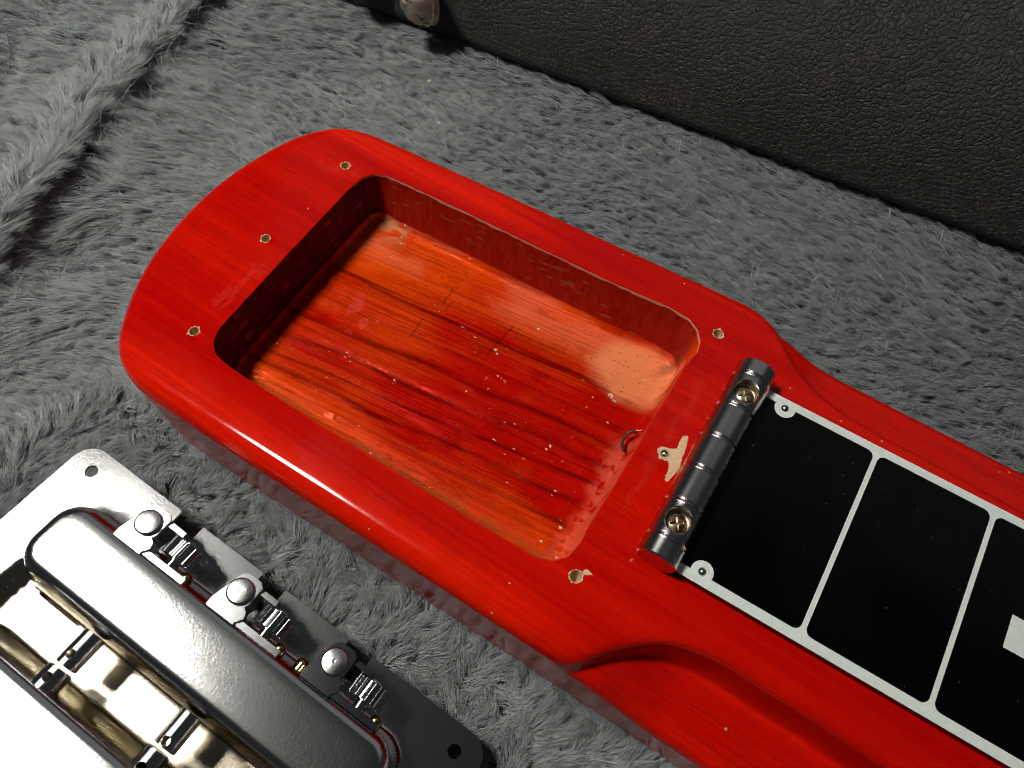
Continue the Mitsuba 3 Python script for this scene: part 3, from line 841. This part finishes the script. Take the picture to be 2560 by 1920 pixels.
def flow(xy):
    """Angle (degrees, in the plane) towards which the fibres lean."""
    x, y = xy[:, 0], xy[:, 1]
    n1 = meshkit.fbm(np.c_[x * 0.016, y * 0.016, x * 0], 2, 11) - 0.5
    n2 = meshkit.fbm(np.c_[x * 0.06, y * 0.06, x * 0], 2, 12) - 0.5
    base = 205.0 + 70 * n1 + 45 * n2                    # most of the rug: combed towards the left
    r1, c1 = to_line(xy, RIDGE), to_line(xy, CREASE)
    right = 215.0 + 90 * n1 + 70 * n2                    # left of the guitar: combed to the right, off the fold
    ridge = 62.0 + 60 * n2
    wl = sstep(-225, -262, x + 0.25 * (y - 20) + 60 * n1)
    a = base * (1 - wl) + right * wl
    wr = np.exp(-((r1 + 3) / 9.0) ** 2)
    a = a * (1 - wr) + ridge * wr
    wb = sstep(-52, -70, y) * sstep(-230, -200, x)      # between the guitar and the pan: upright and ruffled
    n3 = meshkit.fbm(np.c_[x * 0.15, y * 0.15, x * 0], 2, 13) - 0.5
    return a * (1 - wb) + (60 + 300 * n1 + 250 * n2 + 260 * n3) * wb


NS = 50
nc = len(ctr)
ang = np.radians(flow(ctr) + rng.normal(0, 9, nc))
tuft_len = np.clip(rng.normal(8.3, 1.6, nc), 5, 14) * (1 + 0.30 * sstep(-215, -250, ctr[:, 0]))
r1c = to_line(ctr, RIDGE)
tuft_len *= 1 + 0.35 * np.exp(-(r1c / 25) ** 2)
lowz = (ctr[:, 1] < -57) & (ctr[:, 0] > -215)
tuft_len = np.where(lowz, tuft_len * 0.66, tuft_len)
upr = np.where(lowz, 0.28, 0.0) + rng.normal(0, 0.12, nc)     # how far they stand up
root = np.repeat(ctr, NS, 0) + rng.normal(0, 1, (nc * NS, 2)) * CL * np.where(np.repeat(lowz, NS), 0.46, 0.31)[:, None]
S = len(root)
cid = np.repeat(np.arange(nc), NS)
L = tuft_len[cid] * rng.uniform(0.75, 1.12, S)
aa = ang[cid] + rng.normal(0, 0.10, S)
stray = rng.random(S) < 0.035
aa = np.where(stray, aa + rng.normal(0, 0.8, S), aa)
dirv = np.c_[np.cos(aa), np.sin(aa)]
cdir = np.c_[np.cos(ang), np.sin(ang)]
h0 = rug_h(root)
tip_c = ctr[cid] + cdir[cid] * (tuft_len[cid] * 0.86)[:, None]
ts = np.array([0.0, 0.52, 1.0])
rise = np.clip(0.40 + upr[cid] + rng.normal(0, 0.06, S) + 0.12 * stray, 0.18, 0.85)
hor = np.sqrt(np.clip(1 - rise ** 2, 0.15, 1))
P = np.empty((S, 3, 3))
curl = rng.normal(0, 0.08, S)
perp = np.c_[-dirv[:, 1], dirv[:, 0]]
for k, t in enumerate(ts):
    free = root + dirv * (L * hor * t ** 1.25)[:, None] + perp * (L * curl * t * t)[:, None]
    pull = (1.0 * min(1.0, t * 1.5) * (1 - 0.35 * t ** 6)) * np.where(stray, 0.1, np.where(lowz[cid], 0.6, 1.0))
    cen = ctr[cid] + (tip_c - ctr[cid]) * t
    P[:, k, :2] = free * (1 - pull[:, None] * 0.75) + (cen + (free - cen) * 0.25) * (pull[:, None] * 0.75)
    P[:, k, 2] = h0 + L * rise * (1.30 * t - 0.42 * t * t) + 0.2
inside = shapely.contains_xy(O_POLY.buffer(-1.0), P[:, 2, 0], P[:, 2, 1]) & shapely.contains_xy(O_POLY.buffer(-1.0), P[:, 0, 0], P[:, 0, 1])
outer = ~shapely.contains_xy(FRAME_IN, P[:, 0, 0], P[:, 0, 1])
keep_ = ~inside & (~outer | (rng.random(S) < 0.22))
P, L, outer = P[keep_], L[keep_], outer[keep_]
S = len(P)
tan = np.gradient(P, axis=1)
tan /= np.linalg.norm(tan, axis=2, keepdims=True)
upv = np.array([0, 0, 1.0]) + rng.normal(0, 0.35, (S, 1, 3))
side = np.cross(tan, upv)
side /= np.linalg.norm(side, axis=2, keepdims=True)
nor = np.cross(side, tan)
w = np.array([0.075, 0.090]) * rng.uniform(0.75, 1.3, (S, 1)) * np.where(outer, 2.6, 1.0)[:, None]
Lf, Rt = P[:, :2] - side[:, :2] * w[..., None], P[:, :2] + side[:, :2] * w[..., None]
VV = np.concatenate([np.stack([Lf, Rt], 2).reshape(S, 4, 3), P[:, 2:3]], 1).reshape(-1, 3)
nl, nr = nor * 0.92 - side * 0.39, nor * 0.92 + side * 0.39
NN = np.concatenate([np.stack([nl[:, :2], nr[:, :2]], 2).reshape(S, 4, 3), nor[:, 2:3]], 1).reshape(-1, 3)
tone = rng.normal(0, 0.05, S) + 0.9 * (rng.random(S) < 0.012) + 0.05 * (meshkit.fbm(np.c_[P[:, 0, :2] * 0.05, np.zeros(S)], 2, 3) - 0.5)
base_c = np.clip(np.array([0.308, 0.328, 0.334]) * (1 + tone[:, None]), 0.08, 0.8)
CC = np.repeat(base_c, 5, 0)
b = np.arange(S)[:, None] * 5
F = np.vstack([np.hstack([b, b + 1, b + 3]), np.hstack([b, b + 3, b + 2]), np.hstack([b + 2, b + 3, b + 4])])
path = meshkit.write_ply((VV * MM, F), False, None, CC, normals=NN / np.linalg.norm(NN, axis=1, keepdims=True))
scene['rug__fur'] = {'type': 'ply', 'filename': path, 'face_normals': False, 'bsdf': {'type': 'ref', 'id': 'fur_fibre'}}
labels['rug__fur'] = {'kind': 'stuff', 'label': 'combed grey fur fibres'}

case_foot('hard_case__foot', (-214.5, 130.5, -18.5), (-0.50, -0.84, 0.16))
case_foot('hard_case__foot_001', (-246.0, 133.5, -18.0), (-0.35, -0.85, 0.0))

# crumbs caught in the fur
for i, (cx, cy, cr_) in enumerate(((-198.7, 109.1, 0.9), (-182.5, 92.2, 0.6))):
    c = trimesh.creation.icosphere(2, cr_)
    c.vertices *= 1 + 0.4 * (meshkit.noise(c.vertices * 1.7 + i, 5)[:, None] - 0.5)
    c.apply_scale([1, 0.75, 0.6]).apply_translation([cx, cy, -35.0])
    add(name_n('crumb'), c, 'crumb_matter', True, label=('larger pale crumb in the fur below the metal foot of the case', 'smaller pale crumb in the fur, nearer to the red headstock')[i], cat='crumb')
